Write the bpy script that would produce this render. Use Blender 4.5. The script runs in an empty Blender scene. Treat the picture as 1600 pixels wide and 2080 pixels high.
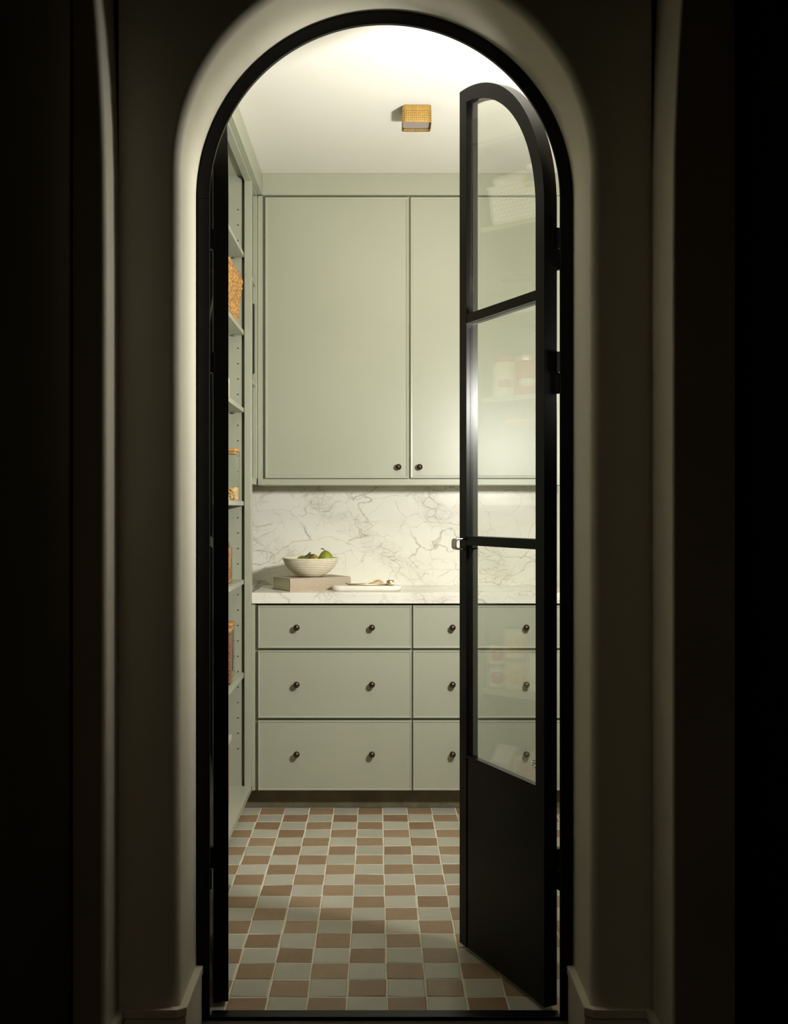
import bpy, math, random
from math import sin, cos, pi, radians, sqrt
S = bpy.context.scene
COL = S.collection
# ------------------------------------------------------------------ camera, world, lights, exposure
F, VX, HY, CH = 2150.0, 772.0, 1036.0, 1.255          # focal (px), vanishing point, eye height (m)
cam = bpy.data.cameras.new('camera'); co = bpy.data.objects.new('camera', cam); COL.objects.link(co)
co.location = (0, 0, CH); co.rotation_euler = (pi/2, 0, 0)
cam.sensor_fit = 'VERTICAL'; cam.sensor_height = 36; cam.lens = 36*F/2080
cam.shift_x = (800-VX)/2080; cam.shift_y = (HY-1040)/2080; cam.clip_start = .05
S.camera = co
S.view_settings.view_transform = 'Standard'; S.view_settings.look = 'None'
S.view_settings.gamma = 1; S.view_settings.exposure = 0; S.view_settings.use_curve_mapping = False
S.cycles.transparent_max_bounces = 32; S.cycles.max_bounces = 14; S.cycles.caustics_reflective = False
W = bpy.data.worlds.new('world'); S.world = W; W.use_nodes = True
W.node_tree.nodes['Background'].inputs[0].default_value = (1, .85, .6, 1)
W.node_tree.nodes['Background'].inputs[1].default_value = 0.0
def lamp(name, kind, loc, power, color, **kw):
    l = bpy.data.lights.new(name, kind); l.energy = power; l.color = color
    rot = kw.pop('rot', None)
    for k, v in kw.items(): setattr(l, k, v)
    o = bpy.data.objects.new(name, l); COL.objects.link(o); o.location = loc
    if rot: o.rotation_euler = rot
    return o
WARM = (1, .978, .925)
from mathutils import Vector
lamp('pantry_side_lamp', 'SPOT', (.72, 2.80, 1.60), 128, WARM, shadow_soft_size=.08, spot_size=radians(178), spot_blend=.75, rot=Vector((-.62, .74, .17)).to_track_quat('-Z', 'Y').to_euler())
lamp('ceiling_hotspot_fill', 'AREA', (.22, 2.74, 2.52), 9.0, WARM, shape='RECTANGLE', size=.6, size_y=.08, rot=(pi-.25, 0, 0))  # added unseen fill over the door, makes the bright patch on the ceiling
lamp('hall_fill', 'AREA', (-.25, -1.0, 2.6), 4.4, (1, .82, .55), size=.6)  # added unseen warm fill, lifts the dim hall-side walls

def X(px, D): return (px-VX)*D/F
def Z(py, D): return CH-(py-HY)*D/F

# ------------------------------------------------------------------ materials
MATS = {}
def mat(name, col=(.5,.5,.5), rough=.5, metal=0.0, spec=.5, noise=None, bump=None, rnd=0.0):
    """plain procedural material: optional colour mottling (scale, amount) and bump (scale, strength)"""
    m = bpy.data.materials.new(name); m.use_nodes = True; MATS[name] = m
    nt = m.node_tree; N = nt.nodes; L = nt.links; b = N['Principled BSDF']
    b.inputs['Base Color'].default_value = (*col, 1); b.inputs['Roughness'].default_value = rough
    b.inputs['Metallic'].default_value = metal; b.inputs['Specular IOR Level'].default_value = spec
    tc = N.new('ShaderNodeTexCoord')
    src = None
    if noise:
        n = N.new('ShaderNodeTexNoise'); n.inputs['Scale'].default_value = noise[0]; n.inputs['Detail'].default_value = 5
        L.new(tc.outputs['Object'], n.inputs['Vector'])
        r = N.new('ShaderNodeMapRange'); r.inputs[1].default_value = .3; r.inputs[2].default_value = .7
        r.inputs[3].default_value = 1-noise[1]; r.inputs[4].default_value = 1+noise[1]
        L.new(n.outputs['Fac'], r.inputs[0]); src = r.outputs[0]
    if rnd:
        oi = N.new('ShaderNodeObjectInfo')
        r2 = N.new('ShaderNodeMapRange'); r2.inputs[3].default_value = 1-rnd; r2.inputs[4].default_value = 1+rnd
        L.new(oi.outputs['Random'], r2.inputs[0])
        if src:
            mm = N.new('ShaderNodeMath'); mm.operation = 'MULTIPLY'; L.new(src, mm.inputs[0]); L.new(r2.outputs[0], mm.inputs[1]); src = mm.outputs[0]
        else: src = r2.outputs[0]
    if src:
        v = N.new('ShaderNodeVectorMath'); v.operation = 'SCALE'; v.inputs[0].default_value = col
        L.new(src, v.inputs['Scale']); L.new(v.outputs[0], b.inputs['Base Color'])
    if bump:
        n = N.new('ShaderNodeTexNoise'); n.inputs['Scale'].default_value = bump[0]; n.inputs['Detail'].default_value = 3
        L.new(tc.outputs['Object'], n.inputs['Vector'])
        bp = N.new('ShaderNodeBump'); bp.inputs['Strength'].default_value = bump[1]; bp.inputs['Distance'].default_value = .01
        L.new(n.outputs['Fac'], bp.inputs['Height']); L.new(bp.outputs[0], b.inputs['Normal'])
    return m
SAGE = mat('sage_paint', (.388, .400, .306), .36, noise=(3, .02), bump=(90, .015))
KICK = mat('dark_kick_board', (.15, .13, .08), .55, noise=(14, .25))
PLASTER = mat('cream_plaster', (.62, .58, .47), .85, noise=(2, .03), bump=(14, .05))
CEIL = mat('ceiling_white', (.78, .755, .68), .9, noise=(2, .015))
WALLW = mat('pantry_wall_paint', (.62, .60, .50), .8, noise=(2, .02))
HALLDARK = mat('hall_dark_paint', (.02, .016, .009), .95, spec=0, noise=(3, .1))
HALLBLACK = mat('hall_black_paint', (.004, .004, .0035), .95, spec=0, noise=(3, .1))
HALLSHADE = mat('hall_shaded_plaster', (.30, .25, .17), .95, spec=0, noise=(3, .1))  # plaster darkened in its colour to stand in for shade
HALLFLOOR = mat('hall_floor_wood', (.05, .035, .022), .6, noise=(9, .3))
BLACK = mat('black_steel', (.0032, .0032, .003), .34, spec=.16, noise=(30, .1))
GROUT = mat('pale_grout', (.72, .66, .52), .9, noise=(60, .1))
BRONZE = mat('dark_bronze', (.085, .062, .042), .30, metal=.9, noise=(60, .2))
BRASS = mat('brass', (.56, .355, .105), .34, metal=1.0, noise=(50, .08))
GOLD = mat('pale_brass', (.72, .55, .33), .42, metal=1.0, noise=(50, .08))
STEEL = mat('nickel', (.62, .58, .50), .28, metal=1.0)
DIFF = mat('frosted_acrylic', (.34, .30, .28), .5)
CERAM = mat('cream_ceramic', (.74, .68, .52), .55, noise=(40, .04))
LINEN = mat('linen_cloth', (.47, .39, .295), .9, noise=(650, .22), bump=(700, .2))
TRAYM = mat('white_stone', (.80, .78, .71), .35, noise=(18, .05))
PAPER = mat('book_paper', (.70, .68, .50), .9, noise=(3, .05))
PEAR = mat('pear_skin', (.25, .28, .02), .42, noise=(28, .22))
PEARB = mat('pear_russet', (.17, .085, .03), .7, noise=(40, .3))
STEM = mat('dark_stem', (.03, .018, .01), .8)
BAMBOO = mat('bamboo', (.52, .27, .075), .5, noise=(30, .14))
STRAW = mat('woven_hyacinth', (.45, .245, .075), .6, noise=(75, .55))
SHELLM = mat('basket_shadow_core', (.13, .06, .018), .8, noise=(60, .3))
OATS = mat('rolled_oats', (.68, .46, .22), .8, noise=(60, .3))
ALMOND = mat('almonds', (.30, .105, .03), .6, noise=(50, .3))
APRICOT = mat('dried_fruit', (.46, .16, .028), .5, noise=(50, .4))
WHITEP = mat('white_plastic', (.84, .82, .76), .45)
GREYP = mat('grey_plastic_lid', (.46, .43, .37), .45)
TERRA = mat('terracotta_plastic', (.46, .20, .10), .5)
REDP = mat('red_label', (.45, .06, .035), .5)
YELP = mat('yellow_label', (.70, .42, .04), .5)
BLUEP = mat('pale_blue_label', (.22, .42, .56), .5)
TINP = mat('tin', (.6, .58, .53), .3, metal=1.0)
CARD = mat('white_carton', (.68, .65, .58), .7, noise=(5, .03))
PINKP = mat('pink_print', (.60, .27, .25), .6)
GREENP = mat('green_print', (.18, .34, .16), .6)
DARKP = mat('dark_slot', (.02, .02, .018), .6)
CREAMP = mat('cream_label', (.66, .60, .44), .6)

def glass_mat(name, tint, boost=1.0, f0=.04):
    m = bpy.data.materials.new(name); m.use_nodes = True; nt = m.node_tree; N = nt.nodes; L = nt.links
    N.clear(); out = N.new('ShaderNodeOutputMaterial'); mix = N.new('ShaderNodeMixShader')
    tr = N.new('ShaderNodeBsdfTransparent'); tr.inputs[0].default_value = (*tint, 1)
    gl = N.new('ShaderNodeBsdfGlossy'); gl.inputs['Roughness'].default_value = 0.0
    g = N.new('ShaderNodeNewGeometry'); d = N.new('ShaderNodeVectorMath'); d.operation = 'DOT_PRODUCT'
    L.new(g.outputs['Normal'], d.inputs[0]); L.new(g.outputs['Incoming'], d.inputs[1])
    def mth(op, a, b=None):
        n = N.new('ShaderNodeMath'); n.operation = op
        for i, v in enumerate((a, b)):
            if v is None: continue
            if isinstance(v, (int, float)): n.inputs[i].default_value = v
            else: L.new(v, n.inputs[i])
        return n.outputs[0]
    c = mth('ABSOLUTE', d.outputs['Value']); p = mth('POWER', mth('SUBTRACT', 1.0, c), 5.0)
    R = mth('ADD', mth('MULTIPLY', p, 1-f0), f0); R = mth('MINIMUM', mth('MULTIPLY', R, boost), 1.0)
    L.new(R, mix.inputs[0]); L.new(tr.outputs[0], mix.inputs[1]); L.new(gl.outputs[0], mix.inputs[2])
    L.new(mix.outputs[0], out.inputs[0]); MATS[name] = m
    return m
PANE = glass_mat('window_glass', (.965, .975, .96), 2.0)
JARG = glass_mat('jar_glass', (.95, .97, .945))

def marble_mat():
    m = bpy.data.materials.new('veined_marble'); m.use_nodes = True; nt = m.node_tree; N = nt.nodes; L = nt.links
    b = N['Principled BSDF']; b.inputs['Roughness'].default_value = .22
    tc = N.new('ShaderNodeTexCoord')
    def noise(scale, det, vec, rough=.55):
        n = N.new('ShaderNodeTexNoise'); n.inputs['Scale'].default_value = scale; n.inputs['Detail'].default_value = det
        n.inputs['Roughness'].default_value = rough; L.new(vec, n.inputs['Vector']); return n
    def warp(vec, scale, amt, det=3):
        n = noise(scale, det, vec); s = N.new('ShaderNodeVectorMath'); s.operation = 'SUBTRACT'
        L.new(n.outputs['Color'], s.inputs[0]); s.inputs[1].default_value = (.5, .5, .5)
        k = N.new('ShaderNodeVectorMath'); k.operation = 'SCALE'; k.inputs['Scale'].default_value = amt; L.new(s.outputs[0], k.inputs[0])
        a = N.new('ShaderNodeVectorMath'); a.operation = 'ADD'; L.new(vec, a.inputs[0]); L.new(k.outputs[0], a.inputs[1]); return a.outputs[0]
    def ramp(src, a, va, b_, vb):
        r = N.new('ShaderNodeMapRange'); r.interpolation_type = 'SMOOTHSTEP'
        r.inputs[1].default_value = a; r.inputs[2].default_value = b_; r.inputs[3].default_value = va; r.inputs[4].default_value = vb
        L.new(src, r.inputs[0]); return r.outputs[0]
    def mul(a, c):
        n = N.new('ShaderNodeMath'); n.operation = 'MULTIPLY'
        for i, v in enumerate((a, c)):
            if isinstance(v, float): n.inputs[i].default_value = v
            else: L.new(v, n.inputs[i])
        return n.outputs[0]
    def mx(a, c):
        n = N.new('ShaderNodeMath'); n.operation = 'MAXIMUM'; L.new(a, n.inputs[0]); L.new(c, n.inputs[1]); return n.outputs[0]
    def rot(vec, ang, sc):
        mp = N.new('ShaderNodeMapping'); mp.inputs['Rotation'].default_value = (0, ang, 0); mp.inputs['Scale'].default_value = sc
        L.new(vec, mp.inputs['Vector']); return mp.outputs[0]
    base = tc.outputs['Object']
    w = warp(warp(base, 2.6, .26), 12, .06, 4)
    def cells(vec, scale, width, seed):
        o = N.new('ShaderNodeVectorMath'); o.operation = 'ADD'; L.new(vec, o.inputs[0]); o.inputs[1].default_value = (seed, seed*.7, seed*.3)
        v = N.new('ShaderNodeTexVoronoi'); v.feature = 'DISTANCE_TO_EDGE'; v.inputs['Scale'].default_value = scale
        L.new(o.outputs[0], v.inputs['Vector']); return ramp(v.outputs['Distance'], 0.0, 1.0, width, 0.0)
    r1 = rot(w, radians(-32), (.55, 1, 1.5))
    big = mul(cells(r1, 6.2, .024, 3.1), ramp(noise(4.2, 3, base).outputs['Fac'], .40, .08, .60, .9))
    r2 = rot(w, radians(-28), (.75, 1, 1.35))
    sx = N.new('ShaderNodeSeparateXYZ'); L.new(base, sx.inputs[0])
    def lin(a, k, c):
        n = N.new('ShaderNodeMath'); n.operation = 'MULTIPLY_ADD'; L.new(a, n.inputs[0]); n.inputs[1].default_value = k
        if isinstance(c, float): n.inputs[2].default_value = c
        else: L.new(c, n.inputs[2])
        return n.outputs[0]
    dd = lin(sx.outputs[0], .657, lin(sx.outputs[2], .754, -.088))       # distance across the diagonal vein bands
    dd = lin(noise(3.0, 3, base).outputs['Fac'], .30, dd)
    pp = N.new('ShaderNodeMath'); pp.operation = 'PINGPONG'; L.new(lin(dd, 1.0, -.15), pp.inputs[0]); pp.inputs[1].default_value = .16
    band = mul(ramp(pp.outputs[0], .015, 1.0, .085, 0.0), ramp(noise(5.0, 3, base).outputs['Fac'], .36, .25, .58, 1.0))
    fine = mul(mx(mul(cells(r2, 12, .05, 7.7), .85), mul(cells(r2, 23, .075, 4.2), .6)), band)
    hair = mul(cells(w, 7.5, .010, 11.3), ramp(noise(6, 2, base).outputs['Fac'], .40, 0.1, .55, .8))
    def mx(a, c):
        n = N.new('ShaderNodeMath'); n.operation = 'MAXIMUM'; L.new(a, n.inputs[0]); L.new(c, n.inputs[1]); return n.outputs[0]
    vein = mx(mx(big, fine), hair)
    vein = mx(vein, mul(band, .16)); vein = mul(vein, ramp(noise(38, 3, base).outputs['Fac'], .3, .45, .65, 1.0))
    # soft grey clouding round the vein bands and warm patches in it
    cloud = ramp(noise(3.6, 4, r1, .6).outputs['Fac'], .46, 0.0, .72, .24)
    c1 = N.new('ShaderNodeMixRGB'); c1.inputs[1].default_value = (.88, .86, .765, 1); c1.inputs[2].default_value = (.58, .53, .42, 1); L.new(cloud, c1.inputs[0])
    vc = N.new('ShaderNodeMixRGB'); vc.inputs[1].default_value = (.20, .18, .155, 1); vc.inputs[2].default_value = (.33, .25, .16, 1)
    L.new(ramp(noise(5, 2, base).outputs['Fac'], .42, 0.0, .6, 1.0), vc.inputs[0])
    c2 = N.new('ShaderNodeMixRGB'); L.new(mul(vein, .78), c2.inputs[0]); L.new(c1.outputs[0], c2.inputs[1]); L.new(vc.outputs[0], c2.inputs[2])
    L.new(c2.outputs[0], b.inputs['Base Color']); MATS['marble'] = m
    return m
MARBLE = marble_mat()

def tile_mat(name, c1, c2, rough):
    m = bpy.data.materials.new(name); m.use_nodes = True; nt = m.node_tree; N = nt.nodes; L = nt.links
    b = N['Principled BSDF']; b.inputs['Roughness'].default_value = rough
    oi = N.new('ShaderNodeObjectInfo'); g = N.new('ShaderNodeNewGeometry')
    n = N.new('ShaderNodeTexNoise'); n.inputs['Scale'].default_value = 16; n.inputs['Detail'].default_value = 5; L.new(g.outputs['Position'], n.inputs['Vector'])
    n2 = N.new('ShaderNodeTexNoise'); n2.inputs['Scale'].default_value = 60; n2.inputs['Detail'].default_value = 3; L.new(g.outputs['Position'], n2.inputs['Vector'])
    a = N.new('ShaderNodeMath'); a.operation = 'MULTIPLY_ADD'; a.inputs[1].default_value = .55; a.inputs[2].default_value = 0; L.new(oi.outputs['Random'], a.inputs[0])
    a2 = N.new('ShaderNodeMath'); a2.operation = 'MULTIPLY_ADD'; a2.inputs[1].default_value = .6; L.new(n.outputs['Fac'], a2.inputs[0]); L.new(a.outputs[0], a2.inputs[2])
    mx = N.new('ShaderNodeMixRGB'); mx.inputs[1].default_value = (*c1, 1); mx.inputs[2].default_value = (*c2, 1); L.new(a2.outputs[0], mx.inputs[0])
    L.new(mx.outputs[0], b.inputs['Base Color'])
    r = N.new('ShaderNodeMapRange'); r.inputs[3].default_value = rough-.08; r.inputs[4].default_value = rough+.15; L.new(n2.outputs['Fac'], r.inputs[0]); L.new(r.outputs[0], b.inputs['Roughness'])
    bp = N.new('ShaderNodeBump'); bp.inputs['Strength'].default_value = .10; bp.inputs['Distance'].default_value = .01; L.new(n.outputs['Fac'], bp.inputs['Height']); L.new(bp.outputs[0], b.inputs['Normal'])
    return m
TGREY = tile_mat('grey_tile', (.37, .36, .285), (.53, .51, .415), .36)
TRED = tile_mat('terracotta_tile', (.215, .125, .064), (.375, .262, .160), .40)

# ------------------------------------------------------------------ mesh builder
class MB:
    def __init__(s, tf=None): s.v = []; s.f = []; s.tf = tf; s.sm = []
    def add(s, vs, fs, smooth=False):
        o = len(s.v); s.v += [s.tf(*p) if s.tf else tuple(p) for p in vs]
        s.f += [tuple(i+o for i in f) for f in fs]; s.sm += [smooth]*len(fs); return s
    def box(s, x0, x1, y0, y1, z0, z1):
        v = [(x, y, z) for z in (z0, z1) for y in (y0, y1) for x in (x0, x1)]
        return s.add(v, [(0,2,3,1),(4,5,7,6),(0,1,5,4),(2,6,7,3),(0,4,6,2),(1,3,7,5)])
    def tube(s, pts, r, n=8, cap=True, rs=None):
        from mathutils import Vector as V
        P = [V(p) for p in pts]; vs = []; fs = []; up = None
        for i, p in enumerate(P):
            d = (P[min(i+1, len(P)-1)]-P[max(i-1, 0)]).normalized()
            if up is None: up = d.orthogonal().normalized()
            up = (up-d*up.dot(d)).normalized(); w = d.cross(up); rr = rs[i] if rs else r
            vs += [tuple(p+(up*cos(2*pi*k/n)+w*sin(2*pi*k/n))*rr) for k in range(n)]
        for i in range(len(P)-1):
            for k in range(n): a = i*n+k; b = i*n+(k+1) % n; fs.append((a, b, b+n, a+n))
        if cap: fs.append(tuple(range(n))[::-1]); fs.append(tuple((len(P)-1)*n+k for k in range(n)))
        return s.add(vs, fs, True)
    def lathe(s, c, prof, n=32, axis='z', capb=True, capt=True):
        """prof: (r, h) pairs"""
        vs = []; fs = []
        for r, h in prof:
            for k in range(n):
                a = 2*pi*k/n; p = (r*cos(a), r*sin(a), h)
                if axis == '-y': p = (p[0], -p[2], p[1])
                if axis == 'x': p = (p[2], p[0], p[1])
                vs.append((c[0]+p[0], c[1]+p[1], c[2]+p[2]))
        for i in range(len(prof)-1):
            for k in range(n): a = i*n+k; b = i*n+(k+1) % n; fs.append((a, b, b+n, a+n))
        if capb: fs.append(tuple(range(n))[::-1])
        if capt: fs.append(tuple((len(prof)-1)*n+k for k in range(n)))
        return s.add(vs, fs, True)
    def blob(s, c, r, seed=None, rot=None, seg=6, ring=4):
        vs = [(0, 0, -1)]; fs = []
        for i in range(1, ring):
            t = pi*i/ring
            for k in range(seg): a = 2*pi*k/seg; vs.append((sin(t)*cos(a), sin(t)*sin(a), -cos(t)))
        vs.append((0, 0, 1)); last = len(vs)-1
        for k in range(seg): fs.append((0, 1+(k+1) % seg, 1+k)); fs.append((last, last-seg+k, last-seg+(k+1) % seg))
        for i in range(ring-2):
            for k in range(seg): a = 1+i*seg+k; b = 1+i*seg+(k+1) % seg; fs.append((a, b, b+seg, a+seg))
        out = []
        for p in vs:
            q = (p[0]*r[0], p[1]*r[1], p[2]*r[2])
            if rot:
                a, b, g = rot
                q = (q[0]*cos(a)-q[1]*sin(a), q[0]*sin(a)+q[1]*cos(a), q[2])
                q = (q[0]*cos(b)+q[2]*sin(b), q[1], -q[0]*sin(b)+q[2]*cos(b))
                q = (q[0], q[1]*cos(g)-q[2]*sin(g), q[1]*sin(g)+q[2]*cos(g))
            out.append((c[0]+q[0], c[1]+q[1], c[2]+q[2]))
        return s.add(out, fs, True)
    def prism(s, poly, d0, d1, fn):
        """poly of (a, b); fn(a, b, d) -> xyz"""
        n = len(poly); vs = [fn(a, b, d) for d in (d0, d1) for a, b in poly]
        fs = [tuple(range(n))[::-1], tuple(range(n, 2*n))]+[(i, (i+1) % n, (i+1) % n+n, i+n) for i in range(n)]
        return s.add(vs, fs)

ORG = {}
def tag(o, label=None, cat=None, group=None, kind=None):
    if label: o['label'] = label
    if cat: o['category'] = cat
    if group: o['group'] = group
    if kind: o['kind'] = kind
    return o
def obj(name, mb, m, parent=None, bevel=0, seg=2, subsurf=0, label=None):
    """one mesh object; vertices are given in world coordinates"""
    if parent is not None: og = ORG[parent.name]
    else:
        xs, ys, zs = zip(*mb.v); og = ((min(xs)+max(xs))/2, (min(ys)+max(ys))/2, min(zs))
    me = bpy.data.meshes.new(name)
    me.from_pydata([(p[0]-og[0], p[1]-og[1], p[2]-og[2]) for p in mb.v], [], mb.f)
    import bmesh
    bm = bmesh.new(); bm.from_mesh(me); bmesh.ops.recalc_face_normals(bm, faces=bm.faces); bm.to_mesh(me); bm.free()
    me.polygons.foreach_set('use_smooth', mb.sm); me.materials.append(m)
    o = bpy.data.objects.new(name, me); COL.objects.link(o); ORG[o.name] = og
    if parent is not None: o.parent = parent
    else: o.location = og
    if bevel:
        b = o.modifiers.new('bevel', 'BEVEL'); b.width = bevel; b.segments = seg; b.limit_method = 'ANGLE'; b.angle_limit = radians(40); b.harden_normals = False
    if subsurf:
        q = o.modifiers.new('sub', 'SUBSURF'); q.levels = subsurf; q.render_levels = subsurf
    if label: o['label'] = label
    return o
def thing(name, loc, label=None, cat=None, group=None, kind=None):
    o = bpy.data.objects.new(name, None); COL.objects.link(o); o.location = loc; o.empty_display_size = .05
    ORG[o.name] = tuple(loc); return tag(o, label, cat, group, kind)
def bx(*a): return MB().box(*a)
def struct(name, mb, m, **k): return tag(obj(name, mb, m, **k), kind='structure')
def dup(o, dx, label=None, group=None):
    c = o.copy(); COL.objects.link(c); c.location = (o.location[0]+dx[0], o.location[1]+dx[1], o.location[2]+dx[2])
    if label: c['label'] = label
    if group: c['group'] = group
    for ch in list(o.children):
        d = ch.copy(); COL.objects.link(d); d.parent = c
        for gg in ch.children: e = gg.copy(); COL.objects.link(e); e.parent = d
    return c

# ------------------------------------------------------------------ key dimensions
CZ = 2.717                       # pantry ceiling
XL, XR = -.533, .80              # face of the left shelf unit, right end of the cabinets
DB = 4.833                       # backsplash face
DC = 4.39                        # drawer faces
DU = 4.598                       # upper door faces
CX, ZC = .0115, 2.02             # arch centre
RO, RI = .462, .431              # steel frame radii
WF, WB = 2.38, 2.65              # arch wall front / back
# ------------------------------------------------------------------ setting: pantry shell
floor = struct('floor', bx(-.90, .86, 2.60, 4.90, -.10, -.0016), GROUT)
struct('ceiling', bx(-.90, .86, 2.64, 4.90, CZ, CZ+.10), CEIL)
struct('wall_back', bx(-.90, .86, 4.855, 4.95, -.10, CZ+.1), WALLW)
struct('wall_left', bx(-1.0, -.885, 2.64, 4.95, -.10, CZ+.1), WALLW)
struct('wall_right', bx(.83, .95, 2.64, 4.95, -.10, CZ+.1), WALLW)
# floor tiles: hand made, uneven, each a part of the floor
random.seed(4)
PT = .1021; TV = []
for i in range(14):
    j = lambda a: random.uniform(-a, a)
    h = .0490; c = .0022; t = [(-h+j(.0016), -h+j(.0016)), (h+j(.0016), -h+j(.0016)), (h+j(.0016), h+j(.0016)), (-h+j(.0016), h+j(.0016))]
    tops = [j(.0007) for _ in range(4)]
    mb = MB(); vs = [(a*(1-c/h), b*(1-c/h), z) for (a, b), z in zip(t, tops)]+[(a, b, -.0016) for a, b in t]+[(a, b, -.006) for a, b in t]
    vs.append((0, 0, sum(tops)/4+j(.0004))); vs += vs[:4]
    fs = [(13, 14, 12), (14, 15, 12), (15, 16, 12), (16, 13, 12)]
    for q in (0, 4): fs += [(q+k, q+4+k, q+4+(k+1) % 4, q+(k+1) % 4) for k in range(4)]
    pair = []
    for m in (TGREY, TRED):
        me = bpy.data.meshes.new('tile'); me.from_pydata(vs, [], fs); me.materials.append(m)
        me.polygons.foreach_set('use_smooth', [k < 4 for k in range(len(fs))]); pair.append(me)
    TV.append(pair)
th = .004; fo = ORG['floor']
for i in range(18):
    for k in range(-6, 8):
        a = .0104+(k+.5)*PT-.01; b = -(i+.5)*PT
        x = .01+a*cos(th)-b*sin(th); y = 4.466+a*sin(th)+b*cos(th)
        if x-.05 < -.62 or x > .80: continue
        o = bpy.data.objects.new('tile', random.choice(TV)[(k+i) % 2]); COL.objects.link(o); o.parent = floor
        o.location = (x-fo[0]+random.uniform(-.0006, .0006), y-fo[1]+random.uniform(-.0006, .0006), -fo[2]+random.uniform(-.0005, .0002))
        o.rotation_euler = (0, 0, th+random.choice((0, pi/2, pi, -pi/2))+random.uniform(-.008, .008))

# ------------------------------------------------------------------ setting: arch wall (thick plaster, rounded front edge)
def arch_path(r, n=72, extra=()):
    angs = sorted(set([pi-pi*i/n for i in range(n+1)]+list(extra)), reverse=True)
    P = [((CX-r, 0.0), (-1, 0)), ((CX-r, 1.0), (-1, 0))]
    P += [((CX+r*cos(a), ZC+r*sin(a)), (cos(a), sin(a))) for a in angs]
    P += [((CX+r, 1.0), (1, 0)), ((CX+r, 0.0), (1, 0))]
    return P
def arch_wall():
    rr = RO+.0012; fr = .024; front = (-.588, .610, 3.0); back = (-.90, .86, 3.0)
    ex = []
    for b in (front, back): ex += [math.atan2(b[2]-ZC, b[1]-CX), math.atan2(b[2]-ZC, b[0]-CX)]
    path = arch_path(rr, 72, ex)
    def outer(p, n, b):
        best = 9
        for lim, comp, pos in ((b[0], n[0], p[0]), (b[1], n[0], p[0]), (b[2], n[1], p[1])):
            if abs(comp) > 1e-6:
                t = (lim-pos)/comp
                if t > 0: best = min(best, t)
        return (p[0]+n[0]*best, p[1]+n[1]*best)
    mb = MB(); rows = []
    prof = [(0, WB), (0, WF+fr)]+[(fr-fr*cos(a), WF+fr-fr*sin(a)) for a in [pi/2*i/8 for i in range(1, 9)]]
    vs = []; m = len(prof)+2; fs = []
    for p, n in path:
        ob = outer(p, n, back); of = outer(p, n, front)
        vs.append((ob[0], WB, ob[1]))
        vs += [(p[0]+n[0]*o, d, p[1]+n[1]*o) for o, d in prof]
        vs.append((of[0], WF, of[1]))
    for i in range(len(path)-1):
        for j in range(m-1): fs.append((i*m+j, (i+1)*m+j, (i+1)*m+j+1, i*m+j+1))
    mb.add(vs, fs, True)
    return mb
aw = struct('wall_arch', arch_wall(), PLASTER)
es = aw.modifiers.new('edge', 'EDGE_SPLIT'); es.split_angle = radians(40)
# stepped side pieces of the hall end wall, rounded nearer edge, flaring out a little near the top
def side_wall(sgn, xi, dn, xc):
    """inner corner at (xi, WF), nearer face at depth dn, out to the corridor wall xc"""
    fr = .014 if sgn < 0 else .007; zs = [-.05, .5, 1.0, 1.5, 1.8, 2.0, 2.1, 2.2, 2.3, 2.4, 2.6, 3.0]
    vs = []; fs = []; pr = None
    for z in zs:
        k = max(0, z-1.85)
        f1 = .009*(k/.45)**2.0; f2 = .016*(k/.45)**2.0
        pr = [(xi+sgn*f1, WF+.002), (xi+sgn*f2, dn+fr)]
        pr += [(xi+sgn*(f2+fr-fr*cos(a)), dn+fr-fr*sin(a)) for a in [pi/2*i/8 for i in range(1, 9)]]
        pr += [(xc+sgn*.1, dn)]
        vs += [(x, y, z) for x, y in pr]
    n = len(pr)
    for i in range(len(zs)-1):
        for j in range(n-1): fs.append((i*n+j, i*n+j+1, (i+1)*n+j+1, (i+1)*n+j))
    return MB().add(vs, fs, True)
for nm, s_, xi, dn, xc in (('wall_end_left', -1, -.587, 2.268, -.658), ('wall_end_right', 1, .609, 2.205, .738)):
    o = struct(nm, side_wall(s_, xi, dn, xc), PLASTER); o.data.materials.append(HALLSHADE)
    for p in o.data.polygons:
        if abs(p.normal.y) > .97: p.material_index = 1  # shade on the faces toward the camera is put into their colour
    e = o.modifiers.new('edge', 'EDGE_SPLIT'); e.split_angle = radians(40)
# the dark hall the camera stands in
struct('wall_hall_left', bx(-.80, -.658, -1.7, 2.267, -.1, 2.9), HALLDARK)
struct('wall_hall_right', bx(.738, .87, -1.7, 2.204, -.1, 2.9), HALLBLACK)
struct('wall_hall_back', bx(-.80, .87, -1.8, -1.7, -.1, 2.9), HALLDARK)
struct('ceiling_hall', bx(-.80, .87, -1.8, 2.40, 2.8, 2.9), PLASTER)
struct('floor_hall', bx(-.80, .87, -1.8, 2.60, -.1, -.001), HALLFLOOR)
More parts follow.
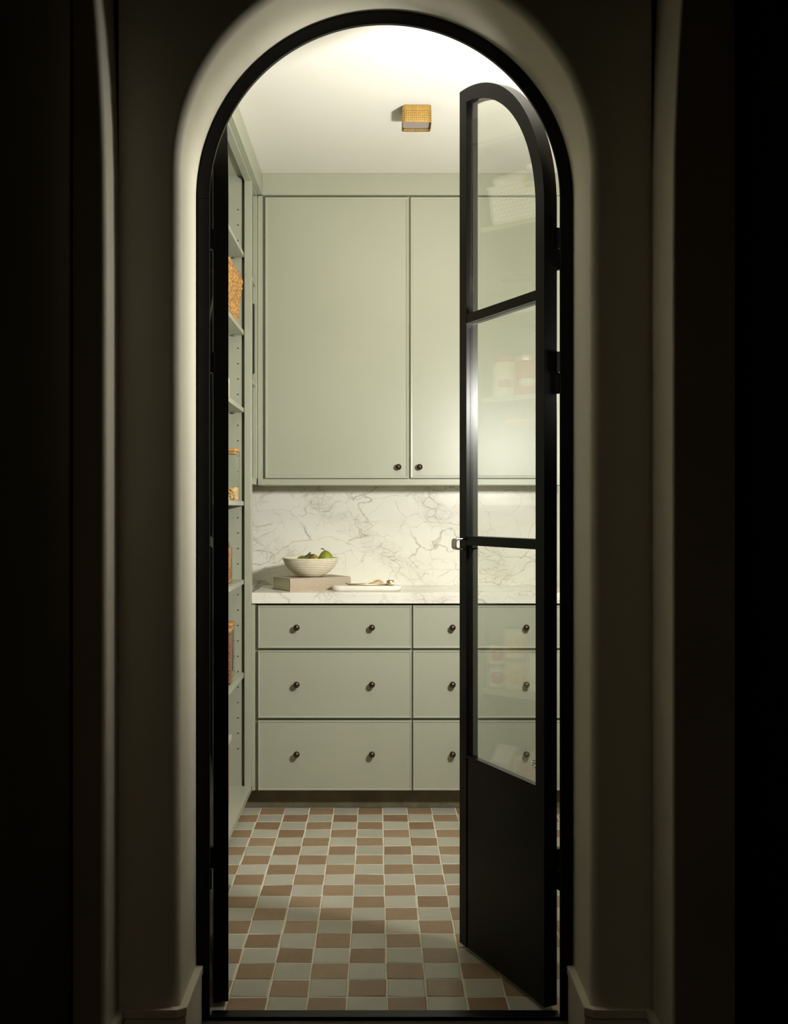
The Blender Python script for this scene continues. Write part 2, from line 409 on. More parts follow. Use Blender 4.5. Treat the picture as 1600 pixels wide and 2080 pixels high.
# baseboards: lower board, groove, cap; they follow reveal, chamfered corner, wall face and step
def baseboard(name, pts, sgn):
    """pts: plan polyline of the board's face; board is .016 thick behind it"""
    def ribbon(off, z0, z1):
        vs = []; fs = []; n = len(pts)
        def shift(i):
            x, y = pts[i]; nx = ny = 0
            for a, b in ((i-1, i), (i, i+1)):
                if a < 0 or b >= n: continue
                dx, dy = pts[b][0]-pts[a][0], pts[b][1]-pts[a][1]; l = sqrt(dx*dx+dy*dy); nx += dy/l*sgn; ny += -dx/l*sgn
            l = sqrt(nx*nx+ny*ny); return nx/l, ny/l
        for i in range(n):
            nx, ny = shift(i); x, y = pts[i]
            for o, z in ((off, z0), (off, z1), (-.020, z1), (-.020, z0)): vs.append((x+nx*o, y+ny*o, z))
        for i in range(n-1):
            for j in range(4): a = i*4+j; b = i*4+(j+1) % 4; fs.append((a, b, b+4, a+4))
        fs += [(0, 1, 2, 3), tuple((n-1)*4+j for j in (3, 2, 1, 0))]
        return MB().add(vs, fs)
    t = thing(name, (pts[0][0], pts[0][1], 0), kind='structure')
    obj('board', ribbon(-.003, -.001, .113), PLASTER, t); obj('cap', ribbon(0, .118, .138), PLASTER, t, bevel=.002); obj('groove', ribbon(-.008, .113, .118), PLASTER, t)
XI = RO-.016
baseboard('baseboard_left', [(CX-XI, 2.597), (CX-XI, WF-.001), (CX-XI-.020, WF-.016), (-.571, WF-.016), (-.5715, 2.335), (-.5715, 2.268), (-.592, 2.253), (-.658, 2.253)], -1)
baseboard('baseboard_right', [(CX+XI, 2.597), (CX+XI, WF-.001), (CX+XI+.020, WF-.016), (.593, WF-.016), (.5935, 2.345), (.5935, 2.205), (.612, 2.190), (.738, 2.190)], 1)

# ------------------------------------------------------------------ black steel frame
def ring(r0, r1, d0, d1, zc, a0=pi, a1=0, n=130, cx=CX):
    mb = MB(); vs = []; fs = []
    for i in range(n+1):
        a = a0+(a1-a0)*i/n
        for r, d in ((r0, d0), (r1, d0), (r1, d1), (r0, d1)): vs.append((cx+r*cos(a), d, zc+r*sin(a)))
    for i in range(n):
        for j in range(4): p = i*4+j; q = i*4+(j+1) % 4; fs.append((p, q, q+4, p+4))
    fs += [(3, 2, 1, 0), tuple(n*4+j for j in range(4))]
    return mb.add(vs, fs)
fr = thing('trim_1', (CX, 2.60, 0), kind='structure')
obj('jamb', bx(CX-RO, CX-RI, 2.60, 2.613, .0, ZC), BLACK, fr, bevel=.0015)
obj('jamb', bx(CX+RI, CX+RO, 2.60, 2.613, .0, ZC), BLACK, fr, bevel=.0015)
obj('arch_head', ring(RI, RO, 2.60, 2.613, ZC), BLACK, fr, bevel=.0015)
obj('threshold', bx(CX-RI, CX+RI, 2.602, 2.638, -.001, .009), BLACK, fr, bevel=.001)

# ------------------------------------------------------------------ door leaves (glazed steel)
def leaf(name, A, u, tdir, w, lab, handle):
    """A: near front corner at the hinge; u: unit vector along the leaf; tdir: from front face to back face"""
    def tf(s, t, z): return (A[0]+u[0]*s+tdir[0]*t, A[1]+u[1]*s+tdir[1]*t, z)
    def nb(): return MB(tf)
    T = .038; R = w; zc = 2.016; SW = .040
    d = thing(name, (A[0], A[1], 0), lab, 'door', kind='structure')
    obj('hinge_stile', nb().box(0, SW, 0, T, .012, zc), BLACK, d, bevel=.0006)
    zi = zc+sqrt((R-SW)**2-(SW)**2)
    obj('lock_stile', nb().box(w-SW, w, 0, T, .012, zi+.004), BLACK, d, bevel=.0006)
    mb = nb(); vs = []; fs = []; n = 90
    for i in range(n+1):
        a = pi-(pi/2)*i/n
        for r, t in ((R-SW, 0), (R, 0), (R, T), (R-SW, T)): vs.append((w+r*cos(a), t, zc+r*sin(a)))
    for i in range(n):
        for j in range(4): p = i*4+j; q = i*4+(j+1) % 4; fs.append((p, q, q+4, p+4))
    fs += [(3, 2, 1, 0), tuple(n*4+j for j in range(4))]
    obj('arched_rail', mb.add(vs, fs), BLACK, d, bevel=.0006)
    zb, z1, z2 = .550, 1.168, 1.799
    for z in (z1, z2): obj('glazing_bar', nb().box(SW, w-SW, .001, T-.001, z-.013, z+.013), BLACK, d, bevel=.001)
    obj('kick_panel', nb().box(SW, w-SW, .0025, T-.003, .012, zb), BLACK, d, bevel=.001)
    obj('bottom_bead', nb().box(SW, w-SW, .0005, .012, zb, zb+.008), BLACK, d)
    g0, g1 = .011, .017
    obj('pane', nb().box(SW, w-SW, g0, g1, zb, z1-.013), PANE, d)
    obj('pane', nb().box(SW, w-SW, g0, g1, z1+.013, z2-.013), PANE, d)
    poly = [(w-SW, z2+.013), (SW, z2+.013), (SW, zc)]+[(w+(R-SW)*cos(a), zc+(R-SW)*sin(a)) for a in [pi-(pi/2)*i/24 for i in range(1, 25)]]
    poly = [p for p in poly if p[0] <= w-SW+1e-6]
    obj('pane', nb().prism(poly, g0, g1, lambda a, b, c: (a, c, b)), PANE, d)
    if handle:
        prof_o = []; H = .0165; Pj = -.030; c = .010; th_ = .005
        def loop(off):
            h = H-off; p = Pj+off; k = c-off*.5
            return [(.0, h), (p+k, h)]+[(p+k-k*sin(a), h-k+k*cos(a)) for a in [pi/2*i/5 for i in range(1, 6)]]+[(p+k-k*cos(a), -h+k-k*sin(a)) for a in [pi/2*i/5 for i in range(0, 6)]]+[(.0, -h)]
        o_, i_ = loop(0), loop(th_); m = nb(); vs = []; fs = []
        for s in (w-.030, w-.006):
            vs += [(s, t, 1.158+z) for t, z in o_]+[(s, t, 1.158+z) for t, z in i_]
        n = len(o_); k = 2*n
        for i in range(n-1):
            fs += [(i, i+1, n+i+1, n+i), (k+i, k+n+i, k+n+i+1, k+i+1), (i, k+i, k+i+1, i+1), (n+i, n+i+1, k+n+i+1, k+n+i)]
        obj('handle', m.add(vs, fs), STEEL, d, bevel=.0012, label='brushed nickel loop handle')
    for z in (1.912, 1.601, .352):
        q = obj('hinge', nb().box(-.004, .012, T-.004, T+.0115, z, z+.052), BLACK, d, bevel=.001)
        obj('hinge_ring', nb().box(-.0045, .0125, T+.003, T+.0117, z-.002, z+.0005), GOLD, q)
        obj('hinge', nb().box(-.004, .012, T+.004, T+.0115, z-.053, z-.002), BLACK, d, bevel=.001)
    if handle:
        mk = nb()
        for s, z, l in ((.058, .613, .010), (.054, .607, .016), (.066, .600, .007), (.052, .5965, .009)):
            mk.box(s, s+l, g0-.0004, g0-.0001, z, z+.0022)
        obj('etched_mark', mk, DARKP, d)
    return d
Ar = (X(1105, 2.643), 2.643); Br = (X(933, 3.044), 3.044)
lr = sqrt((Br[0]-Ar[0])**2+(Br[1]-Ar[1])**2); ur = ((Br[0]-Ar[0])/lr, (Br[1]-Ar[1])/lr)
leaf('door_1', Ar, ur, (ur[1], -ur[0]), lr, 'right black steel arched door leaf with three glass panes, standing half open', True)
ul = (-.19, .9818)
leaf('door_2', (X(464, 2.678), 2.678), ul, (-ul[1], ul[0]), .432, 'left black steel arched door leaf swung fully open, seen edge on', False)

# ------------------------------------------------------------------ tall open shelf unit on the left
U = thing('shelf_unit', (XL, 3.5, 0), 'tall sage green built-in shelf unit along the left wall', 'shelf unit')
XB, XS = -.880, -.5635           # back, shelf fronts
obj('back_panel', bx(-.884, XB, 2.70, 4.415, .088, CZ), SAGE, U)
def holes(side, D, zs, faces):
    m = MB()
    for z in zs:
        for x in (-.615, -.83): m.lathe((x, D, z), [(.0, 0), (.0032, 0), (.0032, .0006)], 8, '-y')
    return m
def side_panel(d0, d1, face):
    p = obj('side_panel', bx(XB, -.574, d0, d1, .10, 2.66), SAGE, U)
    return p
p1 = side_panel(4.392, 4.412, -1); p2 = side_panel(3.5705, 3.612, 0); p3 = side_panel(2.70, 2.72, 1)
zh = []; z0 = Z(1521, 4.39)
for k in range(70):
    z = z0+.0640*k*.9985
    if all(abs(z-q) > .014 for q in (.57, .963, 1.286, 1.672, 1.992, 2.316)) and z < 2.55 and z > .18: zh.append(z)
hm = MB()
for z in zh:
    for x in (-.590, -.80): hm.lathe((x, 4.392, z), [(.0032, 0), (.0032, .0005)], 8, '-y')
h_ = obj('peg_holes', hm, DARKP, p1)
h_['kind'] = 'stuff'
obj('groove_strip', bx(-.574, -.5615, 4.408, 4.413, .10, 2.62), SAGE, U)
for d0, d1 in ((4.375, 4.418), (3.5635, 3.622), (2.66, 2.72)): obj('face_stile', bx(-.5612, XL, d0, d1, .10, 2.70), SAGE, U, bevel=.0012)
obj('header', bx(-.5612, XL-.0005, 2.66, 4.597, 2.614, CZ), SAGE, U, bevel=.0012)
obj('top_panel', bx(XB, -.5615, 2.70, 4.415, 2.64, 2.66), SAGE, U)
obj('frieze', bx(XL-.0003, -.513, 2.66, DU-.002, 2.623, CZ-.0005), SAGE, U, bevel=.0012)
obj('bottom_panel', bx(XB, XL, 2.66, 4.392, .088, .112), SAGE, U, bevel=.0015)
obj('kick_board', bx(-.63, -.612, 2.66, 4.46, 0, .088), KICK, U)
SZ = [Z(514, 4.385), Z(672, 4.385), Z(829, 4.385), Z(1018, 4.385), Z(1177, 4.385), Z(1366, 4.385)]
for i, z in enumerate(SZ):
    for d0, d1 in ((3.614, 4.390), (2.722, 3.5685)):
        sh = obj('shelf', bx(XB, XS, d0, d1, z-.0185, z), SAGE, U, bevel=.0012)
        if d1 > 4:
            for xx in (-.605, -.80): obj('shelf_pin', MB().tube([(xx, 4.392, z-.021), (xx, 4.374, z-.021)], .0035, 8).box(xx-.006, xx+.004, 4.376, 4.388, z-.0235, z-.0186), STEEL, sh)

# narrow niche above the counter, between the tall unit and the wall cabinet
Nn = thing('niche_cabinet', (-.66, 4.5, 1.364), 'narrow open sage niche at the left end of the wall cabinet', 'cabinet')
obj('back_panel', bx(-.80, -.79, 4.419, 4.60, 1.364, 2.612), SAGE, Nn)
obj('side_panel', bx(-.79, -.5515, 4.578, 4.596, 1.39, 2.612), SAGE, Nn)
obj('face_stile', bx(-.5505, XL, 4.570, 4.604, 1.364, 2.612), SAGE, Nn, bevel=.001)
obj('bottom_panel', bx(-.79, XL, 4.419, 4.604, 1.364, 1.392), SAGE, Nn, bevel=.001)
for z in (2.235, 1.803): obj('shelf', bx(-.79, -.5375, 4.419, 4.577, z-.016, z), SAGE, Nn)
def stadium(cx, cz, hw, hh, n=8):
    r = hw*.75
    P = []
    for (sx, sz, a0) in ((1, 1, 0), (-1, 1, pi/2), (-1, -1, pi), (1, -1, 3*pi/2)):
        P += [(cx+sx*(hw-r)+r*cos(a0+pi/2*i/n), cz+sz*(hh-r)+r*sin(a0+pi/2*i/n)) for i in range(n+1)]
    return P
pl = MB().prism(stadium(-.5505, (Z(616, 4.56)+Z(759, 4.56))/2, .0085, (Z(616, 4.56)-Z(759, 4.56))/2), 4.565, 4.5775, lambda a, b, d: (a, d, b))
tag(obj('wall_panel', pl, DARKP), 'slim black round-ended strip fixed inside the narrow niche left of the wall cabinet', 'panel')

# ------------------------------------------------------------------ drawers and cabinet fronts
def front(x0, x1, d0, d1, z0, z1, lip, depth):
    """slab front with a slim raised lip all round"""
    mb = MB(); a, b, c, e = x0, x1, z0, z1; dm = d0+depth
    R = [(a, d1, c), (b, d1, c), (b, d1, e), (a, d1, e)]
    f = .0022
    o1 = [(a, d0+f, c), (b, d0+f, c), (b, d0+f, e), (a, d0+f, e)]
    o2 = [(a+f, d0, c+f), (b-f, d0, c+f), (b-f, d0, e-f), (a+f, d0, e-f)]
    l = lip; i1 = [(a+l, d0+depth*.25, c+l), (b-l, d0+depth*.25, c+l), (b-l, d0+depth*.25, e-l), (a+l, d0+depth*.25, e-l)]
    l = lip+depth*.6; i2 = [(a+l, dm, c+l), (b-l, dm, c+l), (b-l, dm, e-l), (a+l, dm, e-l)]
    fs = [(0, 3, 2, 1)]
    for q in range(4): fs += [(q*4+k, q*4+(k+1) % 4, q*4+4+(k+1) % 4, q*4+4+k) for k in range(4)]
    fs.append((16, 17, 18, 19))
    return mb.add(R+o1+o2+i1+i2, fs)
def knob_mb(x, d, z, r=.0135):
    prof = [(.0085, 0), (.0085, .002), (.0055, .004), (.0045, .012)]+[(r*sin(a), .012+r*.85-r*cos(a)*.93) for a in [radians(24+i*(150/10)) for i in range(11)]]
    return MB().lathe((x, d, z), prof, 20, '-y')
BC = thing('base_cabinet', (.13, 4.6, 0), 'sage green base cabinet with six drawers under the marble counter', 'cabinet')
obj('carcass', bx(XL+.001, XR, DC+.022, DB, .088, .858), SAGE, BC)
obj('face_strip', bx(XL, -.5195, DC+.006, DC+.022, .09, .862), SAGE, BC, bevel=.001)
obj('face_strip', bx(.781, XR, DC+.006, DC+.022, .09, .862), SAGE, BC, bevel=.001)
obj('kick_board', bx(-.612, XR, 4.466, 4.484, 0, .088), KICK, BC, label='dark brown recessed kick board')
for (x0, x1, ks) in ((X(523.5, DC), X(836, DC), (602, 755)), (X(838.5, DC), X(1150, DC), (919, 1069))):
    for (y0, y1, ky) in ((1230, 1317, 1275), (1321.5, 1459, 1391), (1464, 1606, 1533)):
        dr = obj('drawer', front(x0, x1, DC, DC+.021, Z(y1, DC), Z(y0, DC), .0065, .003), SAGE, BC)
        for k in ks: obj('knob', knob_mb(X(k, DC-.02), DC+.003, Z(ky, DC-.02)), BRONZE, dr, label='dark bronze ball knob')
UC = thing('wall_cabinet', (.13, 4.7, 1.364), 'sage green two-door wall cabinet above the marble splashback', 'cabinet')
obj('carcass', bx(-.532, XR, DU+.019, DB, 1.364, CZ-.001), SAGE, UC)
obj('frieze', bx(-.5128, XR, DU-.003, DU+.0185, Z(396, DU-.003), CZ-.0005), SAGE, UC, bevel=.001)
obj('bottom_rail', bx(-.519, XR, DU+.003, DU+.0185, 1.364, Z(973.5, DU)), SAGE, UC, bevel=.001)
obj('end_strip', bx(-.532, -.5115, DU+.004, DU+.0185, 1.364, Z(397, DU)), SAGE, UC, bevel=.001)
for x0, x1, kx in ((X(538, DU), X(829.6, DU), 809), (X(833.4, DU), X(1127, DU), 852)):
    dd = obj('cabinet_door', front(x0, x1, DU, DU+.0185, Z(971.5, DU), Z(400, DU), .0095, .0035), SAGE, UC)
    obj('knob', knob_mb(X(kx, DU-.02), DU+.0035, Z(948.5, DU-.02)), BRONZE, dd, label='dark bronze ball knob')
obj('end_strip', bx(X(1129, DU), XR, DU+.004, DU+.0185, 1.364, Z(397, DU)), SAGE, UC, bevel=.001)
ct = obj('countertop', bx(XL+.0005, XR, DC-.006, DB, .8675, .912), MARBLE, bevel=.002)
tag(ct, 'thick white veined marble countertop over the drawers', 'countertop')
bs = obj('splashback', bx(-.60, XR, DB+.0005, DB+.021, .868, 1.40), MARBLE)
tag(bs, 'white marble splashback slab with grey brown veins', 'splashback')

# ------------------------------------------------------------------ ceiling light
def ceiling_light():
    D0 = 3.815; x0, x1 = X(816.5, D0), X(876.5, D0); w = x1-x0; zt, zb = CZ, Z(247.5, D0); d = w*.96; r = .014
    t = thing('ceiling_light', (x0+w/2, D0+d/2, CZ-.07), 'square perforated brass flush light on the white ceiling', 'light')
    hb = zt-zb; n = 15
    # perimeter polyline with rounded corners, cell per hole
    def perim(u):       # u in 0..4 (side index + fraction)
        sgm = []; cx, cy = x0+w/2, D0+d/2; hx, hy = w/2, d/2
        pts = []
        for (sx, sy, a0) in ((1, -1, -pi/2), (1, 1, 0), (-1, 1, pi/2), (-1, -1, pi)):
            for i in range(9): a = a0+pi/2*i/8; pts.append((cx+sx*(hx-r)+r*cos(a), cy+sy*(hy-r)+r*sin(a)))
        pts.append(pts[0]); return pts
    P = perim(0); Ls = [0]
    for a, b in zip(P, P[1:]): Ls.append(Ls[-1]+sqrt((a[0]-b[0])**2+(a[1]-b[1])**2))
    tot = Ls[-1]
    def at(s):
        s = s % tot
        for i in range(len(P)-1):
            if s <= Ls[i+1]:
                k = (s-Ls[i])/(Ls[i+1]-Ls[i]+1e-9); return (P[i][0]+(P[i+1][0]-P[i][0])*k, P[i][1]+(P[i+1][1]-P[i][1])*k)
        return P[-1]
    N = 54; cols = []
    for i in range(N): cols += [(i+.5-.19)/N*tot, (i+.5+.19)/N*tot]
    zrow = [zt-.0185]; rows = 5; pz = (hb-.0185-.003)/rows
    for j in range(rows): zc_ = zt-.0185-pz*(j+.5); zrow += [zc_+pz*.19, zc_-pz*.19]
    zrow.append(zb)
    mb = MB(); vs = [(*at(c), z) for z in zrow for c in cols]; nc = len(cols); fs = []
    for j in range(len(zrow)-1):
        for i in range(nc):
            if j % 2 == 1 and i % 2 == 0: continue
            fs.append((j*nc+i, j*nc+(i+1) % nc, (j+1)*nc+(i+1) % nc, (j+1)*nc+i))
    sh = obj('perforated_shade', mb.add(vs, fs, False), BRASS, t); so = sh.modifiers.new('solid', 'SOLIDIFY'); so.thickness = .0016; so.offset = -1
    cs = [at(tot*i/96) for i in range(96)]; m2 = MB(); cxx, cyy = x0+w/2, D0+d/2
    cs2 = [(cxx+(a-cxx)*.985, cyy+(b-cyy)*.985) for a, b in cs]
    m2.prism(cs2, zt-.0187, zt-.0005, lambda a, b, c: (a, b, c)); obj('base_band', m2, BRASS, t)
    obj('screw', MB().lathe((cxx, D0+.002, zt-.0075), [(.0035, -.001), (.0035, .0022), (.002, .0034)], 12, '-y'), BRASS, t)
    inn = [(cxx+(a-cxx)*.93, cyy+(b-cyy)*.93) for a, b in cs]
    obj('diffuser', MB().prism(inn, zb+.012, zt-.02, lambda a, b, c: (a, b, c)), DIFF, t, label='frosted white diffuser')
ceiling_light()

# ------------------------------------------------------------------ on the counter
CT = .912
def book():
    ca, sa = .858, .513; O = (X(588.6, 4.455), 4.455)
    # local: a along the spine (to the right, away), b across the depth (to the left, away)
    def tf(a, b, z): return (O[0]+a*ca-b*sa, O[1]+a*sa+b*ca, CT+z)
    L_, Wd, H = .292, .176, .054
    t = thing('book', (O[0]+.08, O[1]+.15, CT), 'thick linen-bound book lying under the bowl', 'book')
    b = MB(tf); b.box(0, L_, 0, Wd, 0, .003); b.box(0, L_, 0, Wd, H-.003, H); obj('cover', b, LINEN, t, bevel=.001)
    sp = [(0, 0), (H, 0), (H, .004), (0, .004)]; rr = [( -.004*sin(pi*i/8), H*i/8) for i in range(9)]
    m = MB(tf); vs = [(a, y, z) for a in (0, L_) for y, z in rr]+[(a, .004, z) for a in (0, L_) for z in (0, H)]; fs = [(i, i+1, 9+i+1, 9+i) for i in range(8)]
    fs += [(18, 19, 21, 20), tuple(range(9))+(19, 18), tuple(range(9, 18))+(21, 20)]
    obj('spine', m.add(vs, fs), LINEN, t)
    obj('page_block', MB(tf).box(.0035, L_-.0035, .004, Wd-.0035, .003, H-.003), PAPER, t, label='pale cream page block')
    return tf, H
btf, BH = book()
BXc, BDc = X(631, 4.585), 4.585
def bowl():
    prof = [(.0, .0), (.042, .0), (.046, .003)]; R = .1185; Hh = .083; nr = 10; pts = []
    for i in range(nr*6+1):
        q = i/(nr*6); z = .003+(Hh-.003)*q; r = .046+(R-.046)*(1-max(0, 1-q)**1.75)**.80
        pts.append((r+.0036*abs(sin(pi*q*nr)), z))
    inner = [(r-.006, max(z, .008)) for r, z in pts[::-6]]
    o = obj('bowl', MB().lathe((BXc, BDc, CT+BH), prof[1:]+pts+inner+[(.001, .008)], 56), CERAM)
    tag(o, 'cream ribbed ceramic bowl of pears resting on the linen book', 'bowl')
bowl()
def pear(c, tilt, az, s, label, calyx=False):
    prof = [(.0, 0), (.012, .001), (.026, .008), (.034, .022), (.0355, .036), (.031, .050), (.0235, .061), (.0165, .068), (.011, .072), (.005, .074), (0.0, .0745)]
    zc = .036
    def tf(x, y, z):
        x, y, z = x*s, y*s, (z-zc)*s
        x, z = x*cos(tilt)+z*sin(tilt), -x*sin(tilt)+z*cos(tilt)
        return (c[0]+x*cos(az)-y*sin(az), c[1]+x*sin(az)+y*cos(az), c[2]+z)
    t = thing('pear', c, label, 'pear', 'pears in the ribbed bowl')
    m = MB(tf); m.lathe((0, 0, 0), [(max(r, .0006), h) for r, h in prof], 20); obj('flesh', m, PEAR, t, subsurf=1)
    obj('stem', MB(tf).tube([(0, 0, .072), (-.003, 0, .079), (-.009, .001, .083), (-.015, .001, .083)], .002, 7, rs=[.0016, .0018, .0022, .0030]), STEM, t)
    if calyx: obj('calyx', MB(tf).blob((0, 0, .002), (.014, .014, .005), seg=12, ring=6), PEARB, t, label='brown russet blossom end')
rz = CT+BH+.083
pear((BXc+.066, BDc-.005, rz-.007), -.12, .25, 1.0, 'upright green pear at the right of the bowl, highest of the three')
pear((BXc+.006, BDc-.005, rz-.017), 2.1, pi/2, .95, 'green pear with brown blossom end lying in the middle of the bowl', True)
pear((BXc-.036, BDc+.030, rz-.022), 1.2, .9, .9, 'small green pear lowest at the left of the bowl')
tw = MB().tube([(BXc-.024, BDc-.046, rz+.006), (BXc-.010, BDc-.046, rz+.014), (BXc+.002, BDc-.044, rz+.024)], .002, 7, rs=[.0022, .0024, .0034])
tw.tube([(BXc-.010, BDc-.046, rz+.014), (BXc+.008, BDc-.046, rz+.012), (BXc+.018, BDc-.046, rz+.016)], .0018, 7)
tag(obj('twig', tw, STEM), 'dark forked twig lying on the pears in the ribbed bowl', 'twig')
# marble tray with brass candle tools
def tray():
    D0 = 4.505; x0, x1 = X(674, D0-.045), X(816, D0-.045); hx = (x1-x0)/2; cx = (x0+x1)/2; hy = .045
    prof = [(.955, 0), (.985, .004), (1.0, .012), (1.0, .018), (.99, .0215), (.95, .0225)]
    def outl(sc):
        r = .036; P = []
        for sx, sy, a0 in ((1, -1, -pi/2), (1, 1, 0), (-1, 1, pi/2), (-1, -1, pi)):
            P += [(cx+sx*(hx-r)*1+r*cos(a0+pi/2*i/6), D0+sy*(hy-r)+r*sin(a0+pi/2*i/6)) for i in range(7)]
        k = (1-sc)*hx
        return [(a-(1 if a > cx else -1)*k*min(1, abs(a-cx)/hx*1.2), b-(1 if b > D0 else -1)*k*min(1, abs(b-D0)/hy*1.2)) for a, b in P]
    vs = []; n = 28; fs = []
    for sc, z in prof: vs += [(a, b, CT+.0005+z) for a, b in outl(sc)]
    for i in range(len(prof)-1): fs += [(i*n+k, i*n+(k+1) % n, (i+1)*n+(k+1) % n, (i+1)*n+k) for k in range(n)]
    fs += [tuple(range(n))[::-1], tuple((len(prof)-1)*n+k for k in range(n))]
    o = obj('tray', MB().add(vs, fs, True), TRAYM, bevel=0)
    tag(o, 'small white marble tray with rounded ends beside the book', 'tray')
tray(); TZ = CT+.0232
DS = 4.485
sn = thing('candle_snuffer', (X(750, DS), DS, TZ), 'brass candle snuffer with a bell cup lying on the marble tray', 'snuffer')
xa, xb, xc = X(706, DS), X(788, DS), X(803, DS)
obj('handle', MB().tube([(xa, DS+.01, TZ+.004), (xa+.05, DS+.006, TZ+.004), (xb, DS, TZ+.0042)], .0042, 10, rs=[.0034, .0042, .0042]), GOLD, sn)
ct_, st_ = cos(-.55), sin(-.55)
def cuptf(x, y, z): return (xb-.004+x*ct_-y*st_, DS+x*st_+y*ct_, TZ+.0125+z)
obj('cup', MB(cuptf).lathe((0, 0, 0), [(.006, 0), (.0108, .004), (.0122, .012), (.0124, .028), (.0112, .028), (.0105, .010), (.001, .006)], 24, 'x'), GOLD, sn)
wt = thing('wick_trimmer', (X(765, 4.53), 4.53, TZ), 'brass wick trimmer with curved grips at the back of the tray', 'trimmer')
D2 = 4.528
def arc(pts): return pts
obj('grip', MB().tube([(X(722, D2), D2-.02, TZ+.003), (X(744, D2), D2-.01, TZ+.006), (X(756, D2), D2, TZ+.013), (X(764, D2), D2+.002, TZ+.019), (X(770, D2), D2+.002, TZ+.020), (X(775, D2), D2, TZ+.015), (X(778, D2), D2, TZ+.009)], .0028, 8), GOLD, wt)
obj('grip', MB().tube([(X(722, D2), D2-.02, TZ+.003), (X(746, D2), D2+.005, TZ+.004), (X(760, D2), D2+.008, TZ+.010), (X(768, D2), D2+.008, TZ+.014), (X(774, D2), D2+.006, TZ+.009)], .0028, 8), GOLD, wt)
obj('blade', MB().tube([(X(722, D2), D2-.02, TZ+.003), (X(708, D2-.02), D2-.03, TZ+.0035), (X(701.5, D2-.03), D2-.04, TZ+.010)], .0025, 8, rs=[.0028, .003, .0012]), BRONZE, wt, label='dark angled trimming blade')

# ------------------------------------------------------------------ things on the left shelves
def fill(box, n, size, seed, mb=None, flat=.6, top=False):
    random.seed(seed); m = mb or MB(); x0, x1, y0, y1, z0, z1 = box
    for _ in range(n):
        f = random.random()
        x, y, z = random.uniform(x0, x1), random.uniform(y0, y1), random.uniform(z0, z1)
        if f < .45: x = x1
        elif f < .85: y = y0
        else: z = z1
        k = random.uniform(.75, 1.2)*size
        m.blob((x, y, z), (k, k*flat, k*.5), rot=(random.uniform(0, 6), random.uniform(0, 6), random.uniform(0, 6)), seg=6, ring=4)
    return m
def canister(name, cx, cy, z, w, h, lid, label, cat, fillm=None, fh=0, size=.006, n=0, clip=False, fname='contents', group=None):
    t = thing(name, (cx, cy, z), label, cat, group)
    g = w/2; m = MB(); hb = h-lid
    sh = .026 if clip else 0
    # glass body: rounded square column, open top
    def sq(hw, r, k=5):
        P = []
        for sx, sy, a0 in ((1, -1, -pi/2), (1, 1, 0), (-1, 1, pi/2), (-1, -1, pi)):
            P += [(cx+sx*(hw-r)+r*cos(a0+pi/2*i/k), cy+sy*(hw-r)+r*sin(a0+pi/2*i/k)) for i in range(k+1)]
        return P
    levels = [(g*.97, .008, .0), (g, .010, .003), (g, .010, hb-sh)]
    if clip: levels += [(g*.80, g*.5, hb-.012), (g*.78, g*.5, hb)]
    vs = []; fs = []; n4 = 24
    for hw, r, zz in levels: vs += [(a, b, z+zz) for a, b in sq(hw, r)]
    for i in range(len(levels)-1): fs += [(i*n4+k, i*n4+(k+1) % n4, (i+1)*n4+(k+1) % n4, (i+1)*n4+k) for k in range(n4)]
    fs.append(tuple(range(n4))[::-1]); m.add(vs, fs, True); obj('glass_body', m, JARG, t)
    if clip:
        l = MB(); lv = [(g*.80, hb), (g*.84, hb+.004), (g*.84, hb+.009), (g*.62, hb+lid*.8), (g*.5, h)]; vs = []; fs = []
        for hw, zz in lv: vs += [(a, b, z+zz) for a, b in sq(hw, hw*.5)]
        for i in range(len(lv)-1): fs += [(i*n4+k, i*n4+(k+1) % n4, (i+1)*n4+(k+1) % n4, (i+1)*n4+k) for k in range(n4)]
        fs.append(tuple((len(lv)-1)*n4+k for k in range(n4))); l.add(vs, fs, True); obj('glass_lid', l, JARG, t)
        obj('wire_clip', MB().tube([(cx+g*.86, cy-g*.3, z+hb-.02), (cx+g*.92, cy-g*.3, z+hb+.004), (cx+g*.80, cy-g*.3, z+h-.004)], .0016, 6), STEEL, t)
    else:
        l = MB().prism(sq(g*1.03, .012), z+hb, z+h, lambda a, b, c: (a, b, c)); obj('lid', l, BAMBOO, t, bevel=.0015, label='bamboo lid')
        p = MB().prism(sq(g*.88, .010), z+hb-.009, z+hb-.001, lambda a, b, c: (a, b, c)); obj('lid_plug', p, BAMBOO, t)
    if fillm:
        i = g-.005-size*.4; b = (cx-i, cx+i, cy-i, cy+i, z+.005, z+fh)
        c = MB().box(b[0]+.004, b[1]-.004, b[2]+.004, b[3]-.004, b[4]-.001, b[5]-.004); fill(b, n, size, int(1000*h)+n, c)
        o = obj(fname, c, fillm, t); o['kind'] = 'stuff'
    return t
s1, s2, s3, s4, s5, s6 = SZ
